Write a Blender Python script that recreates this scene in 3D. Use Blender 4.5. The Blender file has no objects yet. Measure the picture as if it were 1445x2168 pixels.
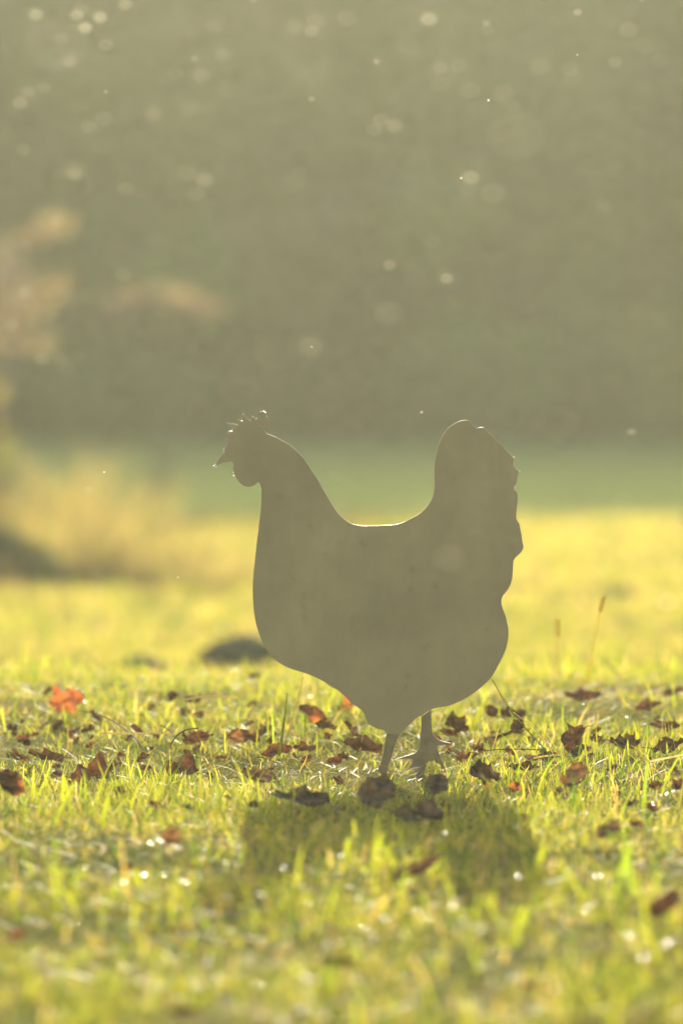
import bpy, bmesh, math, random
import numpy as np
from mathutils import Vector, Matrix, noise as mnoise

R = math.radians
scene = bpy.context.scene
COL = scene.collection

# ------------------------------------------------------------------ camera
CAM_Z = 0.493
KPX = 36.0 / 2168 / 200.0            # radians (tangent) per photo pixel, 200 mm lens
PITCH = math.atan(284 * KPX)
FOCUS = 7.0
cam_d = bpy.data.cameras.new('camera')
cam = bpy.data.objects.new('camera', cam_d); COL.objects.link(cam)
cam.location = (0, 0, CAM_Z)
cam.rotation_euler = (R(90) - PITCH, 0, 0)
cam_d.sensor_fit = 'VERTICAL'; cam_d.sensor_height = 36.0; cam_d.sensor_width = 24.0
cam_d.lens = 200.0
cam_d.clip_start = 0.05; cam_d.clip_end = 2000
cam_d.dof.use_dof = True
cam_d.dof.focus_distance = 6.97
cam_d.dof.aperture_fstop = 4.0
cam_d.dof.aperture_ratio = 0.80
scene.camera = cam

# ------------------------------------------------------------------ light
SUN_EL, SUN_AZ = R(19.3), R(0.2)
world = bpy.data.worlds.new('World'); scene.world = world
world.use_nodes = True
wn = world.node_tree.nodes; wl = world.node_tree.links
wn.clear()
sky = wn.new('ShaderNodeTexSky'); sky.sky_type = 'NISHITA'; sky.sun_disc = False
sky.sun_elevation = SUN_EL; sky.sun_rotation = SUN_AZ
sky.dust_density = 4.0; sky.air_density = 1.0; sky.ozone_density = 0.6
bg = wn.new('ShaderNodeBackground'); bg.inputs['Strength'].default_value = 0.15
wo = wn.new('ShaderNodeOutputWorld')
wl.new(sky.outputs[0], bg.inputs[0]); wl.new(bg.outputs[0], wo.inputs[0])

sun_d = bpy.data.lights.new('sun', 'SUN'); sun_d.energy = 5.0; sun_d.angle = R(0.53)
sun_d.color = (1.0, 0.91, 0.70)
sun = bpy.data.objects.new('sun', sun_d); COL.objects.link(sun)
sun.location = (0, 60, 30)
sun.rotation_euler = (-(R(90) - SUN_EL), 0, -SUN_AZ)

vs = scene.view_settings
scene.display_settings.display_device = 'sRGB'
vs.view_transform = 'Standard'; vs.look = 'None'; vs.gamma = 1.0; vs.use_curve_mapping = False
vs.exposure = 1.42

cy = scene.cycles
cy.use_denoising = True
try:
    cy.denoiser = 'OPENIMAGEDENOISE'; cy.denoising_input_passes = 'RGB_ALBEDO_NORMAL'
except Exception:
    pass
cy.max_bounces = 8; cy.diffuse_bounces = 3; cy.glossy_bounces = 2
cy.transmission_bounces = 6; cy.volume_bounces = 0; cy.transparent_max_bounces = 8
cy.sample_clamp_indirect = 4.0; cy.sample_clamp_direct = 0.0
cy.caustics_reflective = False; cy.caustics_refractive = False
HAZE_DENSITY, HAZE_G = 0.0014, 0.63

# ------------------------------------------------------------------ helpers
def tag(o, label=None, cat=None, group=None, kind=None):
    if label: o['label'] = label
    if cat: o['category'] = cat
    if group: o['group'] = group
    if kind: o['kind'] = kind
    return o

def empty(name, loc, label, cat, group=None):
    o = bpy.data.objects.new(name, None); COL.objects.link(o)
    o.location = loc; o.empty_display_size = 0.05
    return tag(o, label, cat, group)

def link(name, me, mat=None, parent=None, loc=None):
    if mat is not None and not me.materials: me.materials.append(mat)
    o = bpy.data.objects.new(name, me); COL.objects.link(o)
    if parent: o.parent = parent
    if loc is not None: o.location = loc
    return o

def np_mesh(name, verts, faces_list, cols=None, smooth=False):
    """faces_list: list of (n,k) int arrays"""
    me = bpy.data.meshes.new(name)
    verts = np.asarray(verts, dtype=np.float32)
    me.vertices.add(len(verts)); me.vertices.foreach_set('co', verts.ravel())
    loops = np.concatenate([f.ravel() for f in faces_list]).astype(np.int32)
    sizes = np.concatenate([np.full(len(f), f.shape[1], np.int32) for f in faces_list])
    starts = np.concatenate([[0], np.cumsum(sizes)[:-1]]).astype(np.int32)
    me.loops.add(len(loops)); me.loops.foreach_set('vertex_index', loops)
    me.polygons.add(len(sizes)); me.polygons.foreach_set('loop_start', starts)
    try: me.polygons.foreach_set('loop_total', sizes)
    except Exception: pass
    me.update(calc_edges=True)
    if cols is not None:
        ca = me.color_attributes.new('col', 'FLOAT_COLOR', 'POINT')
        c4 = np.ones((len(verts), 4), np.float32); c4[:, :3] = cols
        ca.data.foreach_set('color', c4.ravel())
    if smooth:
        me.polygons.foreach_set('use_smooth', np.ones(len(sizes), bool))
    me.validate()
    return me

def vnoise(x, y, s, seed=0):
    """smooth value noise on numpy arrays, 0..1"""
    x = np.asarray(x) / s + seed * 17.13; y = np.asarray(y) / s + seed * 5.71
    xi = np.floor(x); yi = np.floor(y); fx = x - xi; fy = y - yi
    fx = fx * fx * (3 - 2 * fx); fy = fy * fy * (3 - 2 * fy)
    def h(a, b):
        v = np.sin(a * 127.1 + b * 311.7 + seed * 74.7) * 43758.5453
        return v - np.floor(v)
    return (h(xi, yi) * (1 - fx) + h(xi + 1, yi) * fx) * (1 - fy) + (h(xi, yi + 1) * (1 - fx) + h(xi + 1, yi + 1) * fx) * fy

PY = np.array([-160, 0, 4.0, 4.86, 5.5, 6.2, 7.0, 7.6, 8.15, 8.6, 9.3, 10.5, 13, 20, 45, 160])
PZ = np.array([-.12, -.12, -.125, -.090, -.050, -.018, 0, .030, .056, .048, -.02, -.115, -.105, 0, 0, 0.2])
_fy = np.linspace(-160, 160, 16001)
_fz = np.interp(_fy, PY, PZ)
_k = np.hanning(41); _k /= _k.sum()
_fz = np.convolve(np.pad(_fz, 20, mode='edge'), _k, 'valid')
def gz(x, y):
    b = np.interp(y, _fy, _fz)
    near = np.clip(1 - (np.asarray(y) - 12) / 10, 0.25, 1)
    return b + ((vnoise(x, y, .55, 3) - .5) * .016 + (vnoise(x, y, .16, 4) - .5) * .008) * near

def ray(px, py):
    c, s = math.cos(PITCH), math.sin(PITCH)
    dx = (px - 722.5) * KPX; u = (1084 - py) * KPX
    # forward (0,c,-s), up (0,s,c)
    return Vector((dx, c + u * s, -s + u * c))
def at(px, py, D):
    d = ray(px, py); return Vector((0, 0, CAM_Z)) + d * (D / d.y)
def hit(px, py, start=4.2, lift=0.0):
    """first ground point seen through a photo position"""
    d = ray(px, py); t = start
    while t < 60:
        p = Vector((0, 0, CAM_Z)) + d * (t / d.y)
        if p.z <= float(gz(p.x, p.y)) + lift: return p
        t += 0.01
    return Vector((0, 0, CAM_Z)) + d * (40 / d.y)

def frame(nt):
    nt.nodes.clear(); return nt.nodes, nt.links

def leaf_material(name, trans=0.5, rough=0.4, spec=0.3, tmul=(1.3, 1.15, .5), noise_scale=60, noise_amt=.35, flat=None):
    """thin leaf: diffuse + translucent + sheen; colour from the mesh's own colour attribute"""
    m = bpy.data.materials.new(name); m.use_nodes = True
    n, l = frame(m.node_tree)
    if flat is None:
        at_ = n.new('ShaderNodeVertexColor'); at_.layer_name = 'col'; src = at_.outputs[0]
    else:
        rgb = n.new('ShaderNodeRGB'); rgb.outputs[0].default_value = (*flat, 1); src = rgb.outputs[0]
    tc = n.new('ShaderNodeTexCoord')
    nz = n.new('ShaderNodeTexNoise'); nz.inputs['Scale'].default_value = noise_scale; nz.inputs['Detail'].default_value = 4
    l.new(tc.outputs['Object'], nz.inputs['Vector'])
    mr = n.new('ShaderNodeMapRange'); mr.inputs[1].default_value = .3; mr.inputs[2].default_value = .7
    mr.inputs[3].default_value = 1 - noise_amt; mr.inputs[4].default_value = 1 + noise_amt
    l.new(nz.outputs[0], mr.inputs[0])
    mx = n.new('ShaderNodeVectorMath'); mx.operation = 'SCALE'
    l.new(src, mx.inputs[0]); l.new(mr.outputs[0], mx.inputs['Scale'])
    tm = n.new('ShaderNodeVectorMath'); tm.operation = 'MULTIPLY'; tm.inputs[1].default_value = tmul
    l.new(mx.outputs[0], tm.inputs[0])
    df = n.new('ShaderNodeBsdfDiffuse'); l.new(mx.outputs[0], df.inputs[0])
    tr = n.new('ShaderNodeBsdfTranslucent'); l.new(tm.outputs[0], tr.inputs[0])
    m1 = n.new('ShaderNodeMixShader'); m1.inputs[0].default_value = trans
    l.new(df.outputs[0], m1.inputs[1]); l.new(tr.outputs[0], m1.inputs[2])
    gl = n.new('ShaderNodeBsdfGlossy'); gl.inputs['Roughness'].default_value = rough; gl.inputs[0].default_value = (1, 1, 1, 1)
    fr = n.new('ShaderNodeFresnel'); fr.inputs[0].default_value = 1.4
    fm = n.new('ShaderNodeMath'); fm.operation = 'MULTIPLY'; fm.inputs[1].default_value = spec
    l.new(fr.outputs[0], fm.inputs[0])
    m2 = n.new('ShaderNodeMixShader'); l.new(fm.outputs[0], m2.inputs[0])
    l.new(m1.outputs[0], m2.inputs[1]); l.new(gl.outputs[0], m2.inputs[2])
    o = n.new('ShaderNodeOutputMaterial'); l.new(m2.outputs[0], o.inputs[0])
    return m

def simple_material(name, c1, c2, scale, rough=.8, metal=0.0, bump=0.0, spec=.3):
    m = bpy.data.materials.new(name); m.use_nodes = True
    n, l = frame(m.node_tree)
    tc = n.new('ShaderNodeTexCoord')
    nz = n.new('ShaderNodeTexNoise'); nz.inputs['Scale'].default_value = scale; nz.inputs['Detail'].default_value = 6
    l.new(tc.outputs['Object'], nz.inputs['Vector'])
    rp = n.new('ShaderNodeValToRGB'); rp.color_ramp.elements[0].position = .35; rp.color_ramp.elements[1].position = .65
    rp.color_ramp.elements[0].color = (*c1, 1); rp.color_ramp.elements[1].color = (*c2, 1)
    l.new(nz.outputs[0], rp.inputs[0])
    b = n.new('ShaderNodeBsdfPrincipled'); b.inputs['Roughness'].default_value = rough
    b.inputs['Metallic'].default_value = metal; b.inputs['Specular IOR Level'].default_value = spec
    l.new(rp.outputs[0], b.inputs['Base Color'])
    if bump:
        bp = n.new('ShaderNodeBump'); bp.inputs['Strength'].default_value = bump; bp.inputs['Distance'].default_value = .01
        l.new(nz.outputs[0], bp.inputs['Height']); l.new(bp.outputs[0], b.inputs['Normal'])
    o = n.new('ShaderNodeOutputMaterial'); l.new(b.outputs[0], o.inputs[0])
    return m

M_GRASS = leaf_material('grass_blade', trans=.70, rough=.34, spec=.014, noise_scale=30, noise_amt=.2, tmul=(1.55, 1.32, .42))
M_LITTER = leaf_material('dry_leaf', trans=.22, rough=.38, spec=.05, tmul=(1.3, .80, .45), noise_scale=140, noise_amt=.55)
M_CROWN = leaf_material('tree_leaf', trans=.45, rough=.5, spec=.15, tmul=(1.3, 1.2, .5), noise_scale=.8, noise_amt=.35)
M_BARK = simple_material('bark', (.10, .075, .05), (.19, .15, .11), 14, .9, bump=.6)
M_STALK = leaf_material('dry_stalk', trans=.5, rough=.4, spec=.05, tmul=(1.3, 1.2, .7), noise_scale=200, noise_amt=.3)
M_SOIL = simple_material('earth', (.035, .034, .016), (.085, .075, .035), 40, .95, bump=.8)
M_WING = leaf_material('insect_wing', trans=.85, rough=.30, spec=.8, tmul=(1, .93, .75), flat=(.85, .82, .72), noise_amt=.1)
M_BODY = simple_material('insect_body', (.03, .025, .02), (.06, .05, .04), 400, .4)

# ground: worn lawn floor with thatch
def ground_material():
    m = bpy.data.materials.new('lawn_floor'); m.use_nodes = True
    n, l = frame(m.node_tree)
    tc = n.new('ShaderNodeTexCoord')
    a = n.new('ShaderNodeTexNoise'); a.inputs['Scale'].default_value = 5; a.inputs['Detail'].default_value = 8
    b = n.new('ShaderNodeTexNoise'); b.inputs['Scale'].default_value = 160; b.inputs['Detail'].default_value = 6
    l.new(tc.outputs['Object'], a.inputs[0]); l.new(tc.outputs['Object'], b.inputs[0])
    r1 = n.new('ShaderNodeValToRGB'); e = r1.color_ramp.elements
    e[0].position = .35; e[0].color = (.085, .095, .024, 1); e[1].position = .65; e[1].color = (.150, .135, .042, 1)
    l.new(a.outputs[0], r1.inputs[0])
    r2 = n.new('ShaderNodeMapRange'); r2.inputs[1].default_value = .3; r2.inputs[2].default_value = .7
    r2.inputs[3].default_value = .45; r2.inputs[4].default_value = 1.5
    l.new(b.outputs[0], r2.inputs[0])
    mx = n.new('ShaderNodeVectorMath'); mx.operation = 'SCALE'
    l.new(r1.outputs[0], mx.inputs[0]); l.new(r2.outputs[0], mx.inputs['Scale'])
    p = n.new('ShaderNodeBsdfPrincipled'); p.inputs['Roughness'].default_value = 1.0; p.inputs['Specular IOR Level'].default_value = 0.0
    l.new(mx.outputs[0], p.inputs['Base Color'])
    bp = n.new('ShaderNodeBump'); bp.inputs['Strength'].default_value = .7; bp.inputs['Distance'].default_value = .006
    l.new(b.outputs[0], bp.inputs['Height']); l.new(bp.outputs[0], p.inputs['Normal'])
    o = n.new('ShaderNodeOutputMaterial'); l.new(p.outputs[0], o.inputs[0])
    return m

ys = np.unique(np.concatenate([np.linspace(-150, 0, 20), np.arange(0, 4, .1), np.arange(4, 9, .03), np.arange(9, 22, .12), np.linspace(22, 60, 60), np.linspace(60, 150, 20)]))
xs = np.unique(np.concatenate([np.linspace(-150, -8, 20), np.linspace(-8, -1.4, 40), np.arange(-1.4, 1.4, .04), np.linspace(1.4, 8, 40), np.linspace(8, 150, 20)]))
GX, GY = np.meshgrid(xs, ys)
GV = np.stack([GX.ravel(), GY.ravel(), gz(GX.ravel(), GY.ravel())], 1)
nx, ny = len(xs), len(ys)
ii = (np.arange(ny - 1)[:, None] * nx + np.arange(nx - 1)[None, :]).ravel()
GF = np.stack([ii, ii + 1, ii + nx + 1, ii + nx], 1)
ground = link('ground', np_mesh('ground', GV, [GF], smooth=True), ground_material())
tag(ground, 'sunlit autumn lawn rising to a low crest behind the hen', kind='structure')

# ------------------------------------------------------------------ grass
rng = np.random.default_rng(11)
def blades(pos, h, w, az, lean, curl, col, face, seg=3, tipcol=1.15):
    """arrays of n blades -> verts, faces, cols. seg levels + a tip"""
    n = len(pos)
    d = np.stack([np.cos(az), np.sin(az), np.zeros(n)], 1)
    side = np.stack([np.cos(face), np.sin(face), np.zeros(n)], 1)
    V = []; C = []
    for i in range(seg + 1):
        t = i / seg
        ang = lean + curl * t
        # integrate roughly along the blade
        hz = h * t * np.cos(lean + curl * t * .5)
        hr = h * t * np.sin(lean + curl * t * .5)
        c = pos + d * hr[:, None]; c[:, 2] += hz
        ww = w * (1 - .25 * t) * .5
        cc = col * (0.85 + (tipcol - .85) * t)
        if i < seg:
            V += [c - side * ww[:, None], c + side * ww[:, None]]; C += [cc, cc]
        else:
            V += [c]; C += [cc]
    nv = 2 * seg + 1
    V = np.stack(V, 1).reshape(-1, 3); C = np.stack(C, 1).reshape(-1, 3)
    base = (np.arange(n) * nv)[:, None]
    F = [base + np.array([[2 * i, 2 * i + 1, 2 * i + 3, 2 * i + 2]]) for i in range(seg - 1)]
    T = base + np.array([[2 * seg - 2, 2 * seg - 1, 2 * seg]])
    return V, (np.concatenate(F) if F else None), T, C

def palette(n, dry, x, y):
    g1 = np.array([.128, .188, .026]); g2 = np.array([.235, .265, .038]); g3 = np.array([.040, .090, .016])
    st = np.array([.34, .285, .19])
    t = rng.random(n)[:, None]
    c = g1 * (1 - t) + g2 * t
    dk = (rng.random(n) < .22)[:, None]; c = np.where(dk, g3 * (0.8 + .6 * t), c)
    isdry = (rng.random(n) < dry)[:, None]
    c = np.where(isdry, st * (.6 + .6 * rng.random(n)[:, None]), c)
    return c

def lawn(y0, y1, hw, dens, hmin, hmax, wmin, wmax, seg, dry=.2, clump=.6, shade_tint=0):
    area_n = int((y1 - y0) * dens * hw(0.5 * (y0 + y1)) * 2)
    y = y0 + (y1 - y0) * rng.random(area_n)
    x = (rng.random(area_n) * 2 - 1) * hw(y)
    dn = vnoise(x, y, .11, 7) * .6 + vnoise(x, y, .33, 8) * .4
    keep = rng.random(area_n) < (1 - clump) + clump * np.clip((dn - .28) * 2.6, 0, 1)
    x, y, dn = x[keep], y[keep], dn[keep]; n = len(x)
    z = gz(x, y) - .003
    tall = .65 + .7 * np.clip((dn - .25) * 1.8, 0, 1)
    h = (hmin + (hmax - hmin) * rng.random(n) ** 1.9) * tall
    w = wmin + (wmax - wmin) * rng.random(n) ** 1.6
    # trodden short turf round the feet of the hen
    foot = np.exp(-(((x - .055) / .085) ** 2) ** 2) * (y > 6.66) * (y < 7.03)
    h = h * (1 - .72 * foot)
    az = rng.random(n) * 2 * np.pi
    lean = np.abs(rng.normal(0, .62, n)); curl = rng.random(n) * 1.35
    face = az + np.pi / 2 + rng.normal(0, .5, n)
    c = palette(n, dry, x, y)
    if shade_tint: c = np.array([.165, .235, .155]) * (.8 + .6 * rng.random(n)[:, None])  # bluish-green sky light of the tree shade put into the blade colour
    return blades(np.stack([x, y, z], 1), h, w, az, lean, curl, c, face, seg)

def straws(y0, y1, hw, n, lmin, lmax, w, zlift):
    y = y0 + (y1 - y0) * rng.random(n); x = (rng.random(n) * 2 - 1) * hw(y)
    z = gz(x, y) + zlift * rng.random(n)
    L = lmin + (lmax - lmin) * rng.random(n)
    az = rng.random(n) * 2 * np.pi
    lean = R(75) + rng.normal(0, .16, n); curl = rng.normal(.1, .25, n)
    face = az + np.pi / 2
    c = np.array([.30, .235, .10]) * (.5 + .8 * rng.random(n)[:, None])
    return blades(np.stack([x, y, z], 1), L, np.full(n, w) * (.6 + .8 * rng.random(n)), az, lean, curl, c, face, 3)

def merge(parts, name):
    V = []; Q = []; T = []; C = []; off = 0
    for v, q, t, c in parts:
        V.append(v); C.append(c)
        if q is not None: Q.append(q + off)
        T.append(t + off); off += len(v)
    fl = ([np.concatenate(Q)] if Q else []) + [np.concatenate(T)]
    return np_mesh(name, np.concatenate(V), fl, np.concatenate(C))

hw_near = lambda y: .06 * np.asarray(y) * 1.6
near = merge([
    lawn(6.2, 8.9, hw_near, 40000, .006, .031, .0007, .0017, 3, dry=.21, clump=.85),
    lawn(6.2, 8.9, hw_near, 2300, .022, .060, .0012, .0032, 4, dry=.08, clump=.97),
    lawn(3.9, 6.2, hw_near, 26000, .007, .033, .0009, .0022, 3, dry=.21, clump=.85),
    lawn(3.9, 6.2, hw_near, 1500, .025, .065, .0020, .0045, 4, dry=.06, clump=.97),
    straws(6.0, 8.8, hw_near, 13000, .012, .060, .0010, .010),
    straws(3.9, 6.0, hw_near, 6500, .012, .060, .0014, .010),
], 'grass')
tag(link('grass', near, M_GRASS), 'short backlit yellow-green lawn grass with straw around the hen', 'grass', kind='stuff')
hw_mid = lambda y: .06 * np.asarray(y) * 1.9
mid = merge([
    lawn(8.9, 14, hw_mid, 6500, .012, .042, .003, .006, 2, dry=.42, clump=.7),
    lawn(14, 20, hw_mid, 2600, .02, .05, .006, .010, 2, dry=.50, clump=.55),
    lawn(20, 43, lambda y: np.full(np.shape(y), 4.5), 800, .03, .06, .012, .02, 1, dry=.0, clump=.3, shade_tint=1.0),
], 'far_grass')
tag(link('far_grass', mid, M_GRASS), 'out of focus golden lawn stretching from the crest to the trees', 'grass', kind='stuff')

# ------------------------------------------------------------------ trees
def leaf_cloud(name, centers, radii, n, size, cols, seed, squash=1.0, flat=0.0):
    r = np.random.default_rng(seed)
    centers = np.asarray(centers, float); radii = np.asarray(radii, float)
    wts = radii ** 2; wts /= wts.sum()
    k = r.choice(len(centers), n, p=wts)
    d = r.normal(size=(n, 3)); d /= np.linalg.norm(d, axis=1)[:, None]
    rad = radii[k] * (.45 + .6 * r.random(n) ** .6)
    p = centers[k] + d * rad[:, None] * np.array([1, 1, squash])
    s = size * (.55 + .9 * r.random(n))
    u = r.normal(size=(n, 3)); u[:, 2] *= (1 - flat); u /= np.linalg.norm(u, axis=1)[:, None]
    v = np.cross(u, r.normal(size=(n, 3))); v /= np.linalg.norm(v, axis=1)[:, None]
    u *= s[:, None]; v *= (s * .62)[:, None]
    nrm = np.cross(u, v); nrm /= np.linalg.norm(nrm, axis=1)[:, None]
    V = np.stack([p - u * .5, p - u * .05 + v * .5 + nrm * (s * .1)[:, None], p + u * .55, p - u * .05 - v * .5 + nrm * (s * .1)[:, None]], 1).reshape(-1, 3)
    b = (np.arange(n) * 4)[:, None]
    F = np.concatenate([b + np.array([[0, 1, 2]]), b + np.array([[0, 2, 3]])])
    cols = np.asarray(cols)
    cb = .3 + 1.5 * r.random(len(centers))
    ck = cols[(k * 7 + r.integers(0, 2, n)) % len(cols)] * cb[k][:, None] * (.75 + .5 * r.random(n))[:, None]
    return np_mesh(name, V, [F], np.repeat(ck, 4, 0))

def tube(bm, pts, rads, sides=7):
    rings = []
    for i, p in enumerate(pts):
        p = Vector(p)
        a = Vector(pts[max(i - 1, 0)]); b = Vector(pts[min(i + 1, len(pts) - 1)])
        t = (b - a).normalized()
        x = t.cross(Vector((.31, .95, .1))).normalized(); y = t.cross(x)
        rings.append([bm.verts.new(p + (x * math.cos(2 * math.pi * j / sides) + y * math.sin(2 * math.pi * j / sides)) * rads[i]) for j in range(sides)])
    for a, b in zip(rings, rings[1:]):
        for j in range(sides):
            bm.faces.new((a[j], a[(j + 1) % sides], b[(j + 1) % sides], b[j]))
    bm.faces.new(rings[-1]); bm.faces.new(rings[0][::-1])

def bm_mesh(name, bm, smooth=True):
    bmesh.ops.recalc_face_normals(bm, faces=bm.faces)
    me = bpy.data.meshes.new(name); bm.to_mesh(me); bm.free()
    if smooth:
        for p in me.polygons: p.use_smooth = True
    return me

def tree_meshes(h, wid, seed, cols, nleaf=15000, size=.24, low=.06):
    rr = random.Random(seed)
    bm = bmesh.new()
    tr = [(rr.uniform(-.1, .1) * i, rr.uniform(-.1, .1) * i, h * .85 * i / 5) for i in range(6)]
    tube(bm, tr, [.16, .13, .11, .08, .05, .02], 8)
    cen = []; rad = []
    for i in range(22):
        t = rr.uniform(.12, .92); a = rr.uniform(0, 6.28)
        j = min(int(t * 5), 4); base = Vector(tr[j])
        reach = wid * .5 * (1 - .55 * abs(t - .42) * 1.6) * rr.uniform(.55, 1)
        end = Vector((math.cos(a) * reach, math.sin(a) * reach, h * t + rr.uniform(-.2, .4)))
        tube(bm, [base, base.lerp(end, .55) + Vector((0, 0, .15)), end], [.045, .028, .01], 5)
        cen.append(end * 1.0); rad.append(rr.uniform(.55, .95) * wid * .21)
    for i in range(16):
        t = rr.uniform(low, .95); a = rr.uniform(0, 6.28)
        reach = wid * .42 * (1 - .6 * abs(t - .42) * 1.5) * rr.uniform(.2, 1)
        cen.append(Vector((math.cos(a) * reach, math.sin(a) * reach, h * t))); rad.append(rr.uniform(.5, .9) * wid * .2)
    cen.append(Vector((0, 0, h - .5))); rad.append(.5)
    crown = leaf_cloud('crown', [tuple(c) for c in cen], rad, nleaf, size, cols, seed)
    return bm_mesh('trunk', bm), crown

G_DARK = [(.052, .100, .030), (.068, .125, .034), (.046, .082, .026)]
G_MID = [(.095, .155, .044), (.125, .180, .050), (.075, .130, .038)]
G_YEL = [(.160, .165, .048), (.120, .145, .044), (.190, .165, .052)]
G_RUS = [(.230, .195, .105), (.150, .165, .065), (.260, .200, .105)]
variants = [tree_meshes(7.2, 4.6, 1, G_DARK), tree_meshes(7.2, 4.6, 2, G_MID), tree_meshes(7.2, 4.6, 3, G_YEL), tree_meshes(7.2, 4.6, 4, G_RUS)]
KIND_WORD = ['dark green', 'mid green', 'yellowish green', 'russet tinged']
row = [(-8.3, 45.3, 0, 8.3, 'far left'), (-5.0, 44.9, 1, 8.6, 'left'), (-1.5, 45.2, 3, 8.5, ''), (2.1, 45.1, 0, 8.7, ''), (5.2, 44.8, 2, 8.4, 'right'), (8.4, 45.3, 1, 8.6, 'far right'),
       (-6.6, 49.4, 1, 9.4, ''), (-3.3, 49.1, 2, 9.3, ''), (0.3, 49.6, 1, 9.5, ''), (3.7, 49.1, 0, 9.3, ''), (6.9, 49.5, 2, 9.4, ''),
       (-4.6, 53.6, 0, 9.9, ''), (-1.5, 53.3, 2, 9.8, ''), (1.8, 53.5, 0, 9.9, ''), (4.9, 53.2, 1, 9.8, '')]
TL = {(-8.3, 45.3): 'dark green leafy tree furthest to the left in the front row of the treeline',
      (-5.0, 44.9): 'mid green leafy tree of the front row just beyond the left edge sapling',
      (-1.5, 45.2): 'russet tinged leafy tree filling the blurred background above the hen\'s head',
      (2.1, 45.1): 'dark green leafy tree filling the blurred background above the hen\'s tail',
      (5.2, 44.8): 'yellowish green leafy tree of the front row at the right edge',
      (8.4, 45.3): 'mid green leafy tree furthest to the right in the front row of the treeline'}
rr = random.Random(5)
for x, y, k, h, _w in row:
    lab = TL.get((x, y), 'tall leafy tree standing behind the front row of the blurred treeline')
    t = empty('broadleaf_tree', (x, y, float(gz(x, y)) - .03), lab, 'tree', 'trees along the far edge of the lawn')
    t.rotation_euler = (0, 0, rr.uniform(0, 6.28)); s = h * 1.10 / 7.2; t.scale = (s, s, s)
    link('trunk', variants[k][0], M_BARK, t); link('crown', variants[k][1], M_CROWN, t)

def bush_meshes(seed, cols, n=3200):
    r = random.Random(seed); bm = bmesh.new(); cen = []; rad = []
    for i in range(9):
        a = r.uniform(0, 6.28); q = r.uniform(.1, .55)
        e = Vector((math.cos(a) * q, math.sin(a) * q, r.uniform(.5, 1.7)))
        tube(bm, [(0, 0, 0), e * .5 + Vector((0, 0, .1)), e], [.03, .02, .008], 5)
        cen.append(e); rad.append(r.uniform(.3, .5))
    for i in range(8):
        a = r.uniform(0, 6.28); cen.append(Vector((math.cos(a) * .5, math.sin(a) * .5, r.uniform(.2, .6)))); rad.append(.38)
    return bm_mesh('stem', bm), leaf_cloud('foliage', [tuple(c) for c in cen], rad, n, .11, cols, seed + 50)
bv = [bush_meshes(21, G_DARK), bush_meshes(22, G_MID), bush_meshes(23, G_RUS)]
BW = ['dark', 'mid green', 'brownish']
bv.append(bush_meshes(24, G_YEL)); bv.append(bush_meshes(25, [(.62, .50, .30), (.52, .44, .26), (.42, .38, .20)]))  # last variant: pale leaves stand in for the bright band of haze
BUSH = [(-5.2, 43.2, 0, 1.0, 'dark bush of the hedge beyond the left edge'), (-3.9, 43.0, 1, .9, 'mid green bush of the hedge beyond the left edge'),
        (-2.7, 43.3, 0, 1.05, 'dark bush at the foot of the treeline behind the left edge sapling'), (-1.5, 43.1, 1, .95, 'mid green bush at the foot of the treeline below the pale pink leaves'),
        (-.3, 43.4, 2, 1.0, 'brownish bush at the foot of the treeline behind the hen\'s neck'), (.8, 43.1, 1, 1.05, 'mid green bush at the foot of the treeline above the hen\'s back'),
        (1.9, 43.3, 0, 1.0, 'dark bush at the foot of the treeline behind the hen\'s tail'), (3.0, 43.1, 3, 1.15, 'yellowish bush at the foot of the treeline at the right edge'),
        (-1.9, 44.1, 4, 1.35, 'tall shrub, tan leaves added for the bright haze, behind the left part of the hedge'), (-.5, 44.2, 4, 1.3, 'tall tan leafed shrub in the blurred background above the hen\'s head'), (.9, 44.1, 4, 1.25, 'tall tan leafed shrub in the blurred background above the hen\'s back'),
        (4.2, 43.4, 0, 1.0, 'dark bush of the hedge beyond the right edge'), (5.4, 43.2, 1, 1.0, 'mid green bush of the hedge beyond the right edge')]
for x, y, k, s, lab in BUSH:
    t = empty('hedge_bush', (x, y, float(gz(x, y)) - .02), lab, 'bush', 'bushes along the far edge of the lawn')
    t.rotation_euler = (0, 0, rr.uniform(0, 6.28)); t.scale = (s, s, s)
    link('stem', bv[k][0], M_BARK, t); link('foliage', bv[k][1], M_CROWN, t)

# shrubs and saplings on the left, all far out of focus
def cluster_shrub(name, label, base, clusters, cols, leafsize, nleaf, seed, squash=.7, stem_r=.012):
    """clusters: (px,py,D,radius) in world space; stems run from the base to each cluster"""
    t = empty(name, base, label, 'shrub' if 'sapling' not in name else 'sapling')
    bm = bmesh.new(); cen = []; rad = []
    b0 = Vector(base)
    for px, py, D, r in clusters:
        c = at(px, py, D) - b0
        mid_ = c * .5 + Vector((random.Random(seed).uniform(-.05, .05), 0, .06))
        tube(bm, [(0, 0, -.03), mid_, c], [stem_r, stem_r * .6, stem_r * .25], 6)
        cen.append(tuple(c)); rad.append(r)
    link('stem', bm_mesh('stem', bm), M_BARK, t)
    link('foliage', leaf_cloud('foliage', cen, rad, nleaf, leafsize, cols, seed, squash), M_CROWN, t)
    return t
PINK = [(.20, .135, .12), (.24, .155, .13), (.17, .14, .10)]
GOLD = [(.20, .20, .07), (.17, .18, .06), (.21, .17, .09)]
cluster_shrub('autumn_sapling', 'pinkish autumn sapling with leafy branches at the left edge', at(-70, 1098, 18.5),
    [(10, 590, 18.5, .09), (85, 640, 18.4, .10), (130, 625, 18.6, .07), (40, 660, 18.5, .08), (80, 715, 18.3, .07), (30, 530, 18.6, .07), (75, 495, 18.7, .06), (120, 468, 18.8, .05), (-60, 560, 18.5, .16), (-40, 700, 18.5, .12)],
    PINK, .045, 330, 61, .8)
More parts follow.
